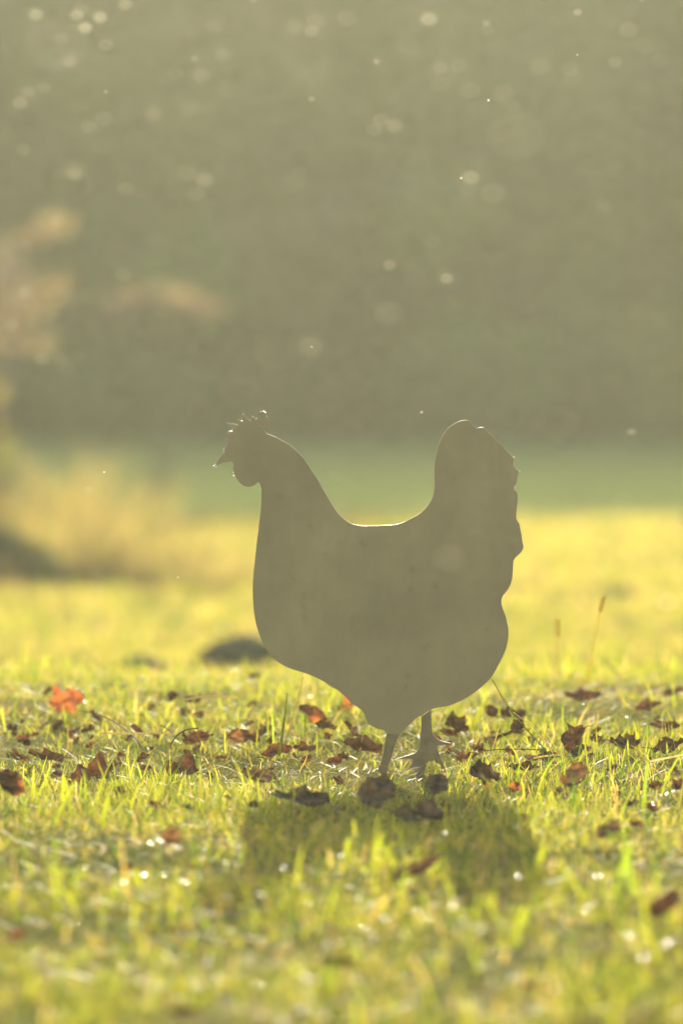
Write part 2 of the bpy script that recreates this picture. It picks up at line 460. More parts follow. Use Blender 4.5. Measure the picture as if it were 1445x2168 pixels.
cluster_shrub('autumn_sapling', 'young sapling with one flat tier of pale pink leaves left of the hen', at(330, 1088, 20.8),
    [(270, 645, 20.8, .085), (320, 640, 20.7, .09), (375, 645, 20.9, .09), (420, 655, 20.8, .06)],
    PINK, .05, 420, 62, .55, .007)
cluster_shrub('golden_shrub', 'tall golden shrub cut off by the left edge beside the lawn', at(-70, 1150, 16.0),
    [(-65, 720, 16, .07), (-55, 830, 16, .08), (-45, 900, 16, .07), (-25, 960, 16, .07), (-55, 1000, 16, .1), (-90, 900, 16, .12)],
    GOLD, .04, 620, 63, 1.0)

def tussock(name, label, cat, base, n, h, spread, cols, seed, w=.006):
    r = np.random.default_rng(seed)
    d = r.normal(size=(n, 2)) * spread * .35
    pos = np.stack([d[:, 0], d[:, 1], np.full(n, -.01)], 1)
    hh = h * (.25 + .8 * r.random(n) ** 1.3); az = np.arctan2(d[:, 1], d[:, 0]) + r.normal(0, .5, n)
    cols = np.asarray(cols); c = cols[r.integers(0, len(cols), n)] * (.7 + .6 * r.random(n))[:, None]
    me = merge([blades(pos, hh, np.full(n, w), az, .1 + .3 * r.random(n), .3 + .9 * r.random(n), c, az + np.pi / 2 + r.normal(0, .6, n), 3)], name)
    o = link(name, me, M_GRASS, None, base)
    return tag(o, label, cat)
STRAW = [(.175, .152, .115), (.16, .146, .095), (.195, .16, .12), (.11, .115, .065)]
GT = 'golden dry grass tussocks on the left of the lawn'
for i, (px, top, D, n_, sp, lab) in enumerate([
        (30, 915, 17.0, 300, .34, 'tallest pale dry grass tussock at the left edge behind the dark low shrub'),
        (150, 925, 16.8, 260, .30, 'tall feathery dry grass tussock right of the tallest one on the left'),
        (235, 985, 16.2, 240, .28, 'middle-sized dry grass tussock sloping down from the tall ones on the left'),
        (320, 1065, 15.6, 220, .26, 'low dry grass tussock between the larger tussocks and the hen'),
        (90, 1010, 15.6, 300, .34, 'dense dry grass tussock directly behind the dark low shrub'),
        (420, 1120, 15.2, 200, .26, 'lowest dry grass tussock, nearest to the hen\'s breast')]):
    p = at(px, top, D); zt = p.z; p.z = float(gz(p.x, p.y))
    o = tussock('grass_tussock', lab, 'tussock', p, n_, (zt - p.z) * 1.12, sp, STRAW, 70 + i, .0075); o['group'] = GT
# dark low evergreen shrub
b = hit(50, 1244, 9.0); b.z = float(gz(b.x, b.y))
t = empty('low_shrub', b, 'dark low evergreen shrub on the lawn at the left edge', 'shrub')
cs = [(-.09, 0, .11), (.0, .02, .09), (.06, -.02, .055), (-.18, .02, .12), (-.25, 0, .09), (.12, 0, .03), (-.04, .05, .125), (-.14, -.03, .05)]
bm = bmesh.new()
for c in cs: tube(bm, [(0, 0, -.02), (c[0] * .5, c[1], c[2] * .6), c], [.008, .005, .002], 5)
link('stem', bm_mesh('stem', bm), M_BARK, t)
link('foliage', leaf_cloud('foliage', cs, [.06, .06, .05, .06, .07, .04, .04, .07], 1500, .026, [(.036, .060, .022), (.048, .074, .026)], 81, .8), M_CROWN, t)

# ------------------------------------------------------------------ earth mounds
def mound(label, px, py, wpx, hpx, seed):
    p = hit(px, py, 8.7); D = p.y
    w = wpx * KPX * D * .5; h = hpx * KPX * D
    bm = bmesh.new(); bmesh.ops.create_icosphere(bm, subdivisions=4, radius=1)
    for v in bm.verts:
        n_ = mnoise.fractal(v.co * 2.2 + Vector((seed, 0, 0)), 1.0, 2.0, 4)
        n2 = mnoise.noise(v.co * 7 + Vector((0, seed, 0)))
        f = 1 + .35 * n_ + .14 * n2
        v.co = Vector((v.co.x * w * f, v.co.y * w * .7 * f, max(v.co.z, -.2) * h * f))
    o = link('earth_mound', bm_mesh('earth_mound', bm), M_SOIL, None, (p.x, p.y, p.z))
    tag(o, label, 'mound', 'dark earth mounds on the lawn behind the hen')
mound('large dark earth mound on the blurred lawn beside the hen\'s breast', 512, 1409, 172, 60, 1)
mound('flat dark earth mound on the blurred lawn left of the largest mound', 298, 1428, 105, 34, 2)
mound('small dark earth mound on the bright lawn right of the hen', 1315, 1278, 62, 34, 3)

_p = hit(512, 1409, 8.7)
for i, (dx, lab) in enumerate([(-.062, 'short grass tuft at the left foot of the largest earth mound'), (-.01, 'short grass tuft on the front of the largest earth mound'), (.05, 'short grass tuft between the largest earth mound and the hen\'s breast')]):
    tussock('grass_tussock', lab, 'tussock', (_p.x + dx, _p.y - .03, _p.z - .004), 60, .034, .05, [(.06, .085, .018), (.09, .10, .025), (.14, .12, .05)], 90 + i, .004)
# ------------------------------------------------------------------ the hen
OUT = [(453,987.6),(460.3,976),(467.5,965.8),(475.3,959),(474,953),(476,948),(480.4,943.3),(482,930),(481.6,916.6),(483.8,913.5),(493,913.5),(494,905),
 (503,901),(530,899),(556,902),(559.6,911.8),
 (565.6,918.5),(575.3,922),(587.4,927),(599.5,933.6),(614,942),(623.8,950.5),(635.9,962.6),(648,977.2),(657.7,993),(669.8,1011),(682,1032.9),(696.4,1057),(708.5,1077.7),(718.2,1089.8),(730.3,1100.7),(742.4,1108),(754.6,1111.6),(772,1113),(790,1113),(812,1112.5),(830,1111),
 (850,1107.4),(866.6,1099),(881,1091.9),(893.6,1082.5),(904,1071),(911,1060.7),(915.4,1049.3),(918,1036.8),(919,1022.3),(918,1003.6),(919,982.9),(921.6,964.2),(925,949.7),(930,935),(937.2,920.6),(946.5,908),(958,898.8),(970.4,892.6),(982.9,889),(993.3,890.5),(997.8,896.7),(1002.6,904.4),(1007.8,908),(1013,905),(1022.3,904),(1026.5,910.2),(1034.8,916.4),(1039,921.6),(1046.2,926.8),(1051.4,934.7),(1059.7,939.7),(1066.3,946),(1070,952.8),(1077.3,959),(1085.6,968.8),(1088.5,968),(1087,978.7),(1085.6,987),(1091.9,993.3),(1099.5,998),(1096,1001.6),(1095,1012),(1091.9,1024.4),(1087.7,1030.6),(1087.7,1036.9),(1094,1042),(1095,1049.3),(1095,1061.8),(1093,1076.3),(1091.9,1090.8),(1091.9,1098),(1095,1103.3),(1099,1109.5),(1100.2,1120),(1103.3,1130.3),(1104.3,1140.7),(1104.3,1147),(1107.4,1155.2),(1105.4,1163.5),(1099,1172.8),(1090.8,1180),(1086.3,1186.3),(1085.2,1203),(1083.6,1221.6),(1080.4,1236),(1072,1250.7),(1063.8,1261),(1060.3,1273.5),(1061.8,1284),(1068,1299.5),
 (1071.3,1311.4),(1075.8,1338.4),(1071.3,1370),(1060,1397),(1039.8,1432.9),(1017.3,1455.4),(985.8,1477.9),(949.8,1493.6),(911.6,1501.7),
 (891.6,1517),(886.9,1515.5),(877.2,1523.8),(860.6,1539),(846.7,1552.9),
 (817.6,1552.9),(812,1546),(796.9,1541.8),(780.3,1532),(772.5,1516.9),(767.8,1505.8),(752.6,1494.7),(741.5,1486.4),(725,1469.8),(711,1458.8),(700,1453.8),
 (679.9,1439.6),(648.4,1426),(612.5,1414.9),(585.5,1399),(563,1374.4),(547.2,1338.4),(538.2,1302.4),(535,1257.4),(536,1221.4),(541.4,1167.5),(545.5,1130),(549,1100),(551.3,1080),(552.8,1063),(553,1041),(553.5,1034),(548.7,1022.5),(545,1021.5),(539,1026.8),(526.9,1031),(514.8,1028),(505,1019.5),(497.8,1007.4),(494.2,995.3),(494.2,980.8),(490.6,977),(478.4,978.4),(466.3,982),(457,986)]
LEG_L = [(846.7,1552.9),(838.4,1569.5),(830,1597),(821.8,1624.8),(815,1650),(806,1685),(788,1690),(784,1672),(790,1649.8),(795.5,1634.5),(805.2,1613.8),(812,1586),(816.3,1561),(817.6,1552.9)]
LEG_R = [(911.6,1501.7),(912.6,1525),(913.7,1544.6),(917.3,1555.6),(929.8,1566.7),(953.3,1573.6),(940.8,1576.4),(924.2,1578.3),(927,1591.6),(935.3,1611),(944.5,1634),(938,1630),(929.8,1618),(921.5,1609.6),(904.8,1611),(897,1640),(893,1690),(878,1690),(880,1640),(871.6,1629),(853.6,1634.5),(868.9,1619.3),(873.8,1611),(866,1605.5),(835.6,1608),(855,1601.3),(877.2,1594.4),(885.5,1583.3),(888.8,1566.7),(891,1544.6),(891.6,1517)]
COMB = [(494,905),(490,902),(481,898.5),(479.5,894.5),(486,897),(491,896.5),(502.7,900),(506,895),(500,886),(508,890.5),(513.6,892.5),(514.8,876),(521,884),(529.8,891.5),(532,886),(535.8,880.5),(538.5,886),(543.4,887.5),(545,882),(546.5,876.5),(550,872.5),(555,870.8),(562,872.8),(561.5,875.2),(555,873.8),(551,876),(549.5,880),(550,886),(554.7,890),(560,887),(563.7,881),(569.3,888.8),(572.4,897.2),(568,907),(559.6,911.8),(556,902),(530,899),(503,901)]

def smooth_poly(pts, keep_sharp=50):
    """Catmull-Rom rounding of gentle corners; sharp tips stay as they are"""
    n = len(pts); out = []
    P = [Vector(p) for p in pts]
    def sharp(i):
        a = P[i] - P[i - 1]; b = P[(i + 1) % n] - P[i]
        if a.length == 0 or b.length == 0: return True
        return abs(math.degrees(a.angle_signed(b))) > keep_sharp
    for i in range(n):
        p1, p2 = P[i], P[(i + 1) % n]
        p0 = P[i - 1] if not sharp(i) else p1; p3 = P[(i + 2) % n] if not sharp((i + 1) % n) else p2
        out.append(p1)
        L = (p2 - p1).length
        m = int(L // 7)
        for k in range(1, m + 1):
            t = k / (m + 1)
            out.append(.5 * ((2 * p1) + (p2 - p0) * t + (2 * p0 - 5 * p1 + 4 * p2 - p3) * t * t + (3 * p1 - p0 - 3 * p2 + p3) * t ** 3))
    return out

def plate(name, pts, mat, parent, th, rough_edge=.25, smooth=True, bevel=.0006):
    rr_ = random.Random(9)
    pp = smooth_poly(pts) if smooth else [Vector(p) for p in pts]
    bm = bmesh.new()
    vs_ = []
    for p in pp:
        w = at(p.x + rr_.uniform(-rough_edge, rough_edge), p.y + rr_.uniform(-rough_edge, rough_edge), FOCUS)
        vs_.append(bm.verts.new((w.x - HEN.x, -th / 2, w.z - HEN.z)))
    f = bm.faces.new(vs_)
    r = bmesh.ops.extrude_face_region(bm, geom=[f])
    nv = [g for g in r['geom'] if isinstance(g, bmesh.types.BMVert)]
    bmesh.ops.translate(bm, verts=nv, vec=(0, th, 0))
    bmesh.ops.recalc_face_normals(bm, faces=bm.faces)
    if bevel:
        es = [e for e in bm.edges if len(e.link_faces) == 2 and any(len(q.verts) > 8 for q in e.link_faces) and e.calc_face_angle(0) > .8]
        bmesh.ops.bevel(bm, geom=es, offset=bevel, segments=2, affect='EDGES', profile=.5, clamp_overlap=True)
    bmesh.ops.triangulate(bm, faces=[q for q in bm.faces if len(q.verts) > 4])
    me = bpy.data.meshes.new(name); bm.to_mesh(me); bm.free()
    return link(name, me, mat, parent)

def steel_material():
    m = bpy.data.materials.new('weathered_steel'); m.use_nodes = True
    n, l = frame(m.node_tree)
    tc = n.new('ShaderNodeTexCoord')
    big = n.new('ShaderNodeTexNoise'); big.inputs['Scale'].default_value = 7; big.inputs['Detail'].default_value = 7; big.inputs['Roughness'].default_value = .6
    mp = n.new('ShaderNodeMapping'); mp.inputs['Scale'].default_value = (90, 90, 14)
    stk = n.new('ShaderNodeTexNoise'); stk.inputs['Scale'].default_value = 1.6; stk.inputs['Detail'].default_value = 4
    spt = n.new('ShaderNodeTexNoise'); spt.inputs['Scale'].default_value = 55; spt.inputs['Detail'].default_value = 3
    l.new(tc.outputs['Object'], big.inputs[0]); l.new(tc.outputs['Object'], mp.inputs[0]); l.new(mp.outputs[0], stk.inputs[0]); l.new(tc.outputs['Object'], spt.inputs[0])
    rp = n.new('ShaderNodeValToRGB'); e = rp.color_ramp.elements
    e[0].position = .3; e[0].color = (*HEN_C1, 1); e[1].position = .7; e[1].color = (*HEN_C2, 1)
    l.new(big.outputs[0], rp.inputs[0])
    s1 = n.new('ShaderNodeMapRange'); s1.inputs[1].default_value = .3; s1.inputs[2].default_value = .7; s1.inputs[3].default_value = .985; s1.inputs[4].default_value = 1.015
    l.new(stk.outputs[0], s1.inputs[0])
    s2 = n.new('ShaderNodeMapRange'); s2.inputs[1].default_value = .27; s2.inputs[2].default_value = .36; s2.inputs[3].default_value = .88; s2.inputs[4].default_value = 1.0
    l.new(spt.outputs[0], s2.inputs[0])
    mm = n.new('ShaderNodeMath'); mm.operation = 'MULTIPLY'; l.new(s1.outputs[0], mm.inputs[0]); l.new(s2.outputs[0], mm.inputs[1])
    sc = n.new('ShaderNodeVectorMath'); sc.operation = 'SCALE'; l.new(rp.outputs[0], sc.inputs[0]); l.new(mm.outputs[0], sc.inputs['Scale'])
    p = n.new('ShaderNodeBsdfPrincipled'); p.inputs['Roughness'].default_value = .42; p.inputs['Specular IOR Level'].default_value = .5
    l.new(sc.outputs[0], p.inputs['Base Color'])
    bp = n.new('ShaderNodeBump'); bp.inputs['Strength'].default_value = .12; bp.inputs['Distance'].default_value = .002
    l.new(spt.outputs[0], bp.inputs['Height']); l.new(bp.outputs[0], p.inputs['Normal'])
    o = n.new('ShaderNodeOutputMaterial'); l.new(p.outputs[0], o.inputs[0])
    return m
HEN_C1, HEN_C2 = (.285, .192, .074), (.455, .305, .125)
M_STEEL = steel_material()
HEN = at(850, 1660, FOCUS)
hen = empty('hen_silhouette', HEN, 'flat sheet metal hen silhouette standing in the lawn, facing left, dark against the sun', 'garden ornament')
plate('body', OUT, M_STEEL, hen, .004)
plate('comb', COMB, M_STEEL, hen, .004, smooth=False, bevel=.0003)
M_LEG = simple_material('rusty_steel', (.21, .137, .056), (.31, .205, .085), 60, .6)
plate('leg', LEG_L, M_LEG, hen, .004)
plate('leg', LEG_R, M_LEG, hen, .004, bevel=.0003)
# weld spatter beads on the cut edge
bm = bmesh.new()
rb = random.Random(4)
for px, py, r in [(453,987,2.0),(456.5,984,1.6),(457.5,988,1.4),(474.5,956,1.6),(474,951,1.4),(493.8,1000,1.3),(494.5,1007,1.5),(486,913.3,1.6),(490,913,1.8),(484,898,1.7),(488.5,899,2.0),(499,902,1.8),(514.8,877,1.5),(512.5,892,1.6),(530,891.5,1.4),(543.4,887.3,1.7),(548,876.5,1.5),(552,872,1.5),(558,871.5,1.3),(562,873.5,1.7),(564,881.5,1.2),(1087.5,967.5,1.4),(1099,998,1.4),(1088,1031,1.2),(553.5,1035,1.0),(546,1126,1.0),(535,882,1.2)]:
    w = at(px, py, FOCUS) - HEN
    bmesh.ops.create_icosphere(bm, subdivisions=2, radius=r * .00058, matrix=Matrix.Translation((w.x, rb.uniform(-.0015, .0015), w.z)))
M_BEAD = simple_material('bright_bead', (.75, .72, .65), (.85, .82, .75), 300, .35, metal=1.0)
link('weld_bead', bm_mesh('weld_bead', bm), M_BEAD, hen)['kind'] = 'stuff'

# ------------------------------------------------------------------ fallen leaves
DKB = (.045, .031, .021); RED = (.11, .050, .030); RBR = (.082, .043, .027); ORG = (.50, .20, .07); GRY = (.115, .092, .066); TAN = (.24, .155, .07)
def leaf_mesh(L, W, seed, col, lobes, curl, bend, twocol=None):
    r = np.random.default_rng(seed)
    nu, nv = 15, 7
    u = np.linspace(0, 1, nu); v = np.linspace(-1, 1, nv)
    wid = np.sin(np.pi * np.clip(u * .93 + .035, 0, 1)) ** .75
    if lobes: wid = wid * (1 + .34 * np.sin(u * np.pi * 2 * lobes + r.random() * 3)) * (.75 + .45 * r.random(nu))
    else: wid = wid * (.82 + .36 * r.random(nu))
    wid = np.maximum(wid, .03)
    U, Vv = np.meshgrid(u, v, indexing='ij')
    X = (U - .5) * L + (np.abs(Vv) * (wid[:, None])) * L * .10 * np.sin(U * 9 + r.random() * 6)
    half = W * .5 * wid[:, None] * Vv / 1.1
    ca = curl * (.6 + .8 * r.random()) ; k = ca / (W * .5)
    tw = (U - .5) * r.normal(0, .9)
    Y = np.sin(half * k) / k if abs(k) > 1e-4 else half
    Z = (1 - np.cos(half * k)) / k if abs(k) > 1e-4 else half * 0
    kb = bend / L
    Z = Z + (1 - np.cos((U - .5) * L * kb)) / kb if abs(kb) > 1e-4 else Z
    Y2 = Y * np.cos(tw) - Z * np.sin(tw); Z2 = Y * np.sin(tw) + Z * np.cos(tw)
    ph = r.random(4) * 6
    Z2 = Z2 + W * .11 * np.sin(U * 11 + ph[0] + Vv * 3) + W * .09 * np.abs(Vv) * np.sin(Vv * 5 + U * 15 + ph[1]) + r.normal(0, W * .022, U.shape)
    V = np.stack([X.ravel(), Y2.ravel(), Z2.ravel()], 1)
    ii = (np.arange(nu - 1)[:, None] * nv + np.arange(nv - 1)[None, :]).ravel()
    F = np.stack([ii, ii + nv, ii + nv + 1, ii + 1], 1)
    if seed % 3 == 0:                       # insect hole / torn bit
        F = np.delete(F, [int(len(F) * .42), int(len(F) * .43) + 1], 0)
    c = np.array(col)[None, :] * (.7 + .6 * vnoise(U.ravel() * 9, Vv.ravel() * 3, 1.0, seed % 13))[:, None]
    if twocol is not None:
        mk = np.clip((vnoise(U.ravel() * 3, Vv.ravel() * 1.5, 1.0, seed % 11 + 2) - .54) * 5, 0, 1)[:, None]
        c = c * (1 - mk) + np.array(twocol) * mk
    c = np.where((np.abs(Vv.ravel()) < .05)[:, None], c * .6, c)
    return np_mesh('blade', V, [F], c, smooth=True)

def fallen_leaf(px, py, w, h, col, label=None, tilt=55, lobes=0, curl=.9, bend=.5, two=None, spin=0, stalk=True, seed=1, group=None, D=None, lift=0.0):
    """leaf whose seen box is about w x h photo pixels around (px,py); its lower edge rests on the turf"""
    base = hit(px, py + h * .5) if D is None else at(px, py + h * .5, D)
    D = base.y
    w *= .88; h *= .92
    Wm = w * KPX * D; Hm = h * KPX * D / max(math.sin(R(tilt)), .35)
    name = 'fallen_leaf'
    loc = at(px, py, D - .02) + Vector((0, 0, .006 + lift))
    rot = (Matrix.Rotation(R(tilt), 4, 'X') @ Matrix.Rotation(R(spin), 4, 'Z'))
    me = leaf_mesh(Wm, Hm, seed, col, lobes, curl * 1.45, bend * 1.5, two)
    if stalk:
        o = empty(name, loc, label, 'leaf', group)
        o.rotation_euler = rot.to_euler()
        link('blade', me, M_LITTER, o)
        bm = bmesh.new()
        r = random.Random(seed); s = r.choice((-1, 1))
        tube(bm, [(s * Wm * .46, 0, 0), (s * Wm * .62, Wm * .03, Wm * .05), (s * Wm * .78, Wm * r.uniform(-.1, .12), Wm * .12)], [.0008, .0006, .0005], 5)
        st = bm_mesh('stalk', bm)
        ca = st.color_attributes.new('col', 'FLOAT_COLOR', 'POINT')
        for d in ca.data: d.color = (.10, .055, .03, 1)
        link('stalk', st, M_STALK, o)
    else:
        o = link(name, me, M_LITTER, None, loc); o.rotation_euler = rot.to_euler()
        tag(o, label, 'leaf', group)
    return o

LG = 'fallen autumn leaves lying in the grass'
LEAVES = [
 # px, py, w, h, colour, second, tilt, lobes, curl, bend, spin, label
 (142,1494,84,62,ORG,None,62,3,.5,.5,8,'bright orange lobed leaf standing in the grass at the left'),
 (100,1474,26,22,RBR,None,70,0,1.0,.8,35,'curled dark tip of a leaf beside the bright orange leaf'),
 (366,1484,26,38,DKB,RED,80,0,1.3,.6,60,'narrow dark leaf standing on end right of the orange leaf'),
 (408,1490,20,54,RBR,None,82,0,1.2,.4,80,'thin upright reddish leaf beside the white straw left of the hen'),
 (539,1441,32,17,DKB,None,50,0,.8,.6,0,'dark blurred oval leaf on the crest below the largest earth mound'),
 (186,1556,36,28,DKB,GRY,65,0,1.4,1.0,20,'small dark curled leaf under the long bent stalk'),
 (22,1668,54,112,DKB,ORG,75,0,1.2,1.2,70,'tall dark curled leaf with an orange patch at the left edge'),
 (200,1648,116,62,RBR,RED,55,3,.8,.7,12,'large folded red brown leaf lying in the left of the lawn'),
 (98,1612,84,30,DKB,RED,55,2,.9,.6,-6,'dark jagged leaf low in the grass near the left edge'),
 (57,1582,16,34,DKB,None,80,0,1.3,.5,80,'small dark sliver of leaf upright behind a blade at the left'),
 (420,1574,76,32,RBR,RED,60,3,.7,.6,5,'reddish brown ragged leaf left of the hen level with its hip'),
 (385,1640,84,58,RBR,DKB,60,2,.8,.6,-15,'brown red leaf behind grass blades left of the hen'),
 (508,1570,62,46,TAN,DKB,72,0,.7,.5,10,'tan brown leaf with dark upper edge propped up left of the hen'),
 (528,1541,22,18,DKB,None,75,2,1.0,.5,30,'small jagged dark scrap on top of the tan brown leaf'),
 (566,1551,30,16,DKB,None,65,0,1.0,.5,10,'small dark leaf between the tan and the two-humped leaf'),
 (662,1524,74,52,RBR,ORG,64,2,.9,.9,-18,'two-humped red leaf with orange glow below the hen\'s breast'),
 (690,1548,50,28,DKB,None,60,0,.9,.6,-20,'dark leaf tucked under the two-humped red leaf'),
 (585,1602,78,34,RED,RBR,55,2,.8,.5,24,'rusty red leaf flat in the grass left of the hen\'s legs'),
 (645,1594,56,24,RBR,DKB,55,2,.8,.6,-8,'brown leaf lying between the rusty red leaf and the hen'),
 (545,1656,92,46,GRY,DKB,62,0,1.2,1.5,4,'grey brown leaf arched like a bridge left of the hen\'s feet'),
 (640,1702,130,48,GRY,DKB,50,2,.6,.5,-6,'wide grey leaf lying flat in front of the arched leaf'),
 (738,1502,42,36,ORG,TAN,60,2,.6,.5,10,'pale orange blurred leaf touching the hen\'s belly line'),
 (768,1592,92,46,DKB,RBR,58,3,1.0,.7,-14,'crumpled brown leaf with a shiny edge left of the left leg'),
 (800,1690,84,104,GRY,None,70,0,.9,.6,55,'tall grey leaf leaning over the hen\'s left foot'),
 (925,1672,52,66,GRY,None,74,0,.9,.7,75,'upright grey leaf under the hen\'s right foot'),
 (895,1738,130,52,GRY,DKB,52,2,.7,.5,-5,'broad grey leaf lying in the hen\'s shadow'),
 (968,1544,58,52,DKB,None,66,2,.9,.6,-30,'dark brown leaf just behind the right leg'),
 (948,1562,46,24,RBR,None,60,0,.9,.6,-10,'reddish scrap of leaf beside the hen\'s rear toe'),
 (1070,1522,92,40,DKB,RBR,60,2,1.0,.8,-6,'double dark brown leaf crossed by the long green stalk'),
 (1095,1548,40,44,DKB,None,70,0,1.0,.6,60,'dark leaf hanging under the double brown leaf'),
 (1055,1572,100,18,DKB,None,60,0,1.2,.7,14,'long narrow rolled dark leaf right of the hen\'s legs'),
 (1213,1570,66,72,DKB,RED,74,2,.9,.7,35,'large dark leaf standing upright right of the hen'),
 (1165,1612,72,26,DKB,None,55,2,.9,.5,-4,'dark leaf lying at the foot of the large upright leaf'),
 (1105,1636,78,24,DKB,RED,56,3,.9,.6,4,'low dark leaf with frayed rim right of the hen\'s feet'),
 (1216,1654,70,88,GRY,TAN,74,0,1.0,.7,65,'brown grey leaf standing like a tent before the large upright leaf'),
 (1025,1650,72,62,DKB,GRY,60,2,1.0,.7,-20,'dark crumpled leaf right of the hen\'s right foot'),
 (1090,1678,30,30,RED,ORG,66,0,.7,.5,40,'bright red leaf scrap right of the hen\'s shadow'),
 (1030,1668,22,26,RED,ORG,66,0,.7,.5,20,'little red leaf scrap on the dark crumpled leaf'),
 (1272,1578,20,28,RED,None,74,0,.9,.5,70,'small red leaf standing right of the large upright leaf'),
 (1322,1582,74,38,DKB,RED,60,3,.9,.7,-6,'dark leaf with red patches at the right of the lawn'),
 (1414,1590,86,36,DKB,None,56,2,.9,.6,10,'broad dark brown leaf at the right edge above a white straw'),
 (1405,1548,72,34,DKB,GRY,62,0,1.2,1.1,6,'humped dark leaf at the right edge'),
 (1424,1476,56,24,DKB,RBR,58,0,.9,.6,12,'blurred dark leaf on the crest at the right edge'),
 (1232,1482,86,34,RBR,TAN,50,2,.7,.5,0,'faint brown blurred leaf on the crest right of the hen'),
 (1370,1505,60,30,RBR,DKB,55,2,.8,.5,10,'blurred brown leaf behind the humped dark leaf'),
 (1286,1413,20,12,DKB,None,60,0,.8,.5,0,'tiny dark leaf on the skyline of the crest at the right'),
 (1386,1674,34,26,RED,DKB,60,0,.8,.5,10,'small red leaf low at the right, near the bright straw'),
 (1286,1772,62,52,GRY,DKB,66,0,1.0,.6,25,'blurred grey leaf in the right foreground'),
 (1346,1758,40,20,RED,RBR,58,0,.7,.5,-14,'blurred red leaf next to the grey leaf in the right foreground'),
 (1378,1720,20,44,RED,RBR,70,0,.8,.5,70,'blurred upright red leaf above the right foreground'),
 (1402,1932,90,84,RBR,DKB,70,0,1.3,1.3,40,'large blurred red brown curled leaf near the right edge in front'),
 (882,1856,118,50,GRY,RBR,62,0,1.0,1.0,22,'blurred grey leaf arching at the front tip of the hen\'s shadow'),
 (40,1992,38,30,RED,ORG,64,0,.7,.5,10,'blurred bright red leaf at the left edge in front'),
 (390,2156,76,26,DKB,RBR,60,0,.8,.5,-8,'dark blurred leaf at the bottom edge left of centre'),
 (1120,2102,44,26,RBR,RED,56,0,.8,.5,10,'blurred red brown leaf in the bottom right foreground'),
 (716,2052,84,40,DKB,RBR,55,2,.7,.5,0,'dim dark leaf sunk in the blurred front grass at the centre'),
 (362,1784,44,62,TAN,None,68,0,.7,.5,70,'pale orange blurred leaf standing in the left foreground'),
 (266,1850,50,20,RBR,DKB,55,0,.8,.5,0,'blurred brown leaf low in the left foreground'),
 (1385,2158,50,24,RBR,None,58,0,.8,.5,8,'blurred brown leaf at the bottom right corner'),
]
for i, (px, py, w, h, col, two, tilt, lobes, curl, bend, spin, lab) in enumerate(LEAVES):
    fallen_leaf(px, py, w, h, col, lab, tilt, lobes, curl, bend, two, spin, stalk=(w * h > 1500 and i != 0), seed=101 + i, group=LG)

# small scraps nobody can tell apart
rs = random.Random(77)
for i in range(120):
    for _ in range(30):
        px = rs.uniform(10, 1435); py = rs.choice((rs.gauss(1620, 55), rs.gauss(1585, 40), rs.uniform(1500, 1760)))
        if 1500 < py < 1770: break
    w = rs.uniform(13, 36); h = w * rs.uniform(.45, .95)
    col = rs.choice((DKB, DKB, RBR, RED, GRY)); two = rs.choice((None, RBR, DKB))
    fallen_leaf(px, py, w, h, col, 'small crumpled brown or red leaf scrap half sunk in the grass', rs.uniform(40, 78), rs.choice((0, 2, 3)), rs.uniform(.5, 1.3), rs.uniform(.3, 1.2), two, rs.uniform(-60, 60), False, 400 + i, 'small leaf scraps half sunk in the grass')

# ------------------------------------------------------------------ stalks, straws
def stalk(pts, r0, r1, col, label, name='grass_stalk', cat='stalk', head=None, group=None, mat=None):
    """pts: (px,py,D)"""
    base = at(*pts[0]); bm = bmesh.new()
    P = [Vector(at(*p)) - base for p in pts]
    Q = []
    n = len(P)
    for i in range(n - 1):
        p0, p1, p2, p3 = P[max(i - 1, 0)], P[i], P[i + 1], P[min(i + 2, n - 1)]
        for k in range(5):
            t = k / 5
            Q.append(.5 * ((2 * p1) + (p2 - p0) * t + (2 * p0 - 5 * p1 + 4 * p2 - p3) * t * t + (3 * p1 - p0 - 3 * p2 + p3) * t ** 3))
    Q.append(P[-1])
    m = len(Q)
    tube(bm, Q, [r0 + (r1 - r0) * i / (m - 1) for i in range(m)], 6)
    if head:
        rh = random.Random(3)
        for i in range(9):
            q = Q[-1] + (Q[-4] - Q[-1]) * (i / 9 * head)
            for s in (-1, 1):
                bmesh.ops.create_icosphere(bm, subdivisions=1, radius=.0016, matrix=Matrix.Translation(q + Vector((s * .0014, rh.uniform(-.001, .001), 0))))
    me = bm_mesh(name, bm)
    ca = me.color_attributes.new('col', 'FLOAT_COLOR', 'POINT')
    for d in ca.data: d.color = (*col, 1)
    o = link(name, me, M_GRASS if head else M_STALK, None, base)
    return tag(o, label, cat, group)
SG = 'single stalks and straws rising from the lawn'
GRN = (.12, .17, .03); STR = (.55, .46, .26); BRN = (.10, .055, .03)
stalk([(1178,1625,7.0),(1150,1585,7.0),(1110,1540,7.0),(1072,1492,7.02),(1038,1434,7.03)], .0010, .0006, GRN, 'long thin green stalk bent against the hen\'s rear underside', group=SG)
stalk([(1182,1622,6.98),(1160,1580,6.98),(1120,1535,6.98),(1086,1508,7.0)], .0007, .0004, STR, 'pale straw running alongside the long bent green stalk', group=SG)
stalk([(304,1588,7.1),(284,1560,7.15),(245,1530,7.25),(205,1512,7.35),(174,1506,7.42)], .0009, .0010, BRN, 'long dark bent leaf stalk reaching to the bright orange leaf', name='leaf_stalk', group=SG)
stalk([(216,1553,7.1),(300,1553,7.12),(360,1552,7.14)], .0011, .0011, STR, 'straight pale straw lying level left of the hen', name='straw', cat='straw', group=SG)
stalk([(390,1482,7.5),(440,1474,7.55),(500,1476,7.6)], .0014, .0010, STR, 'blurred pale straw lying on the crest above the tan leaf', name='straw', cat='straw', group=SG)
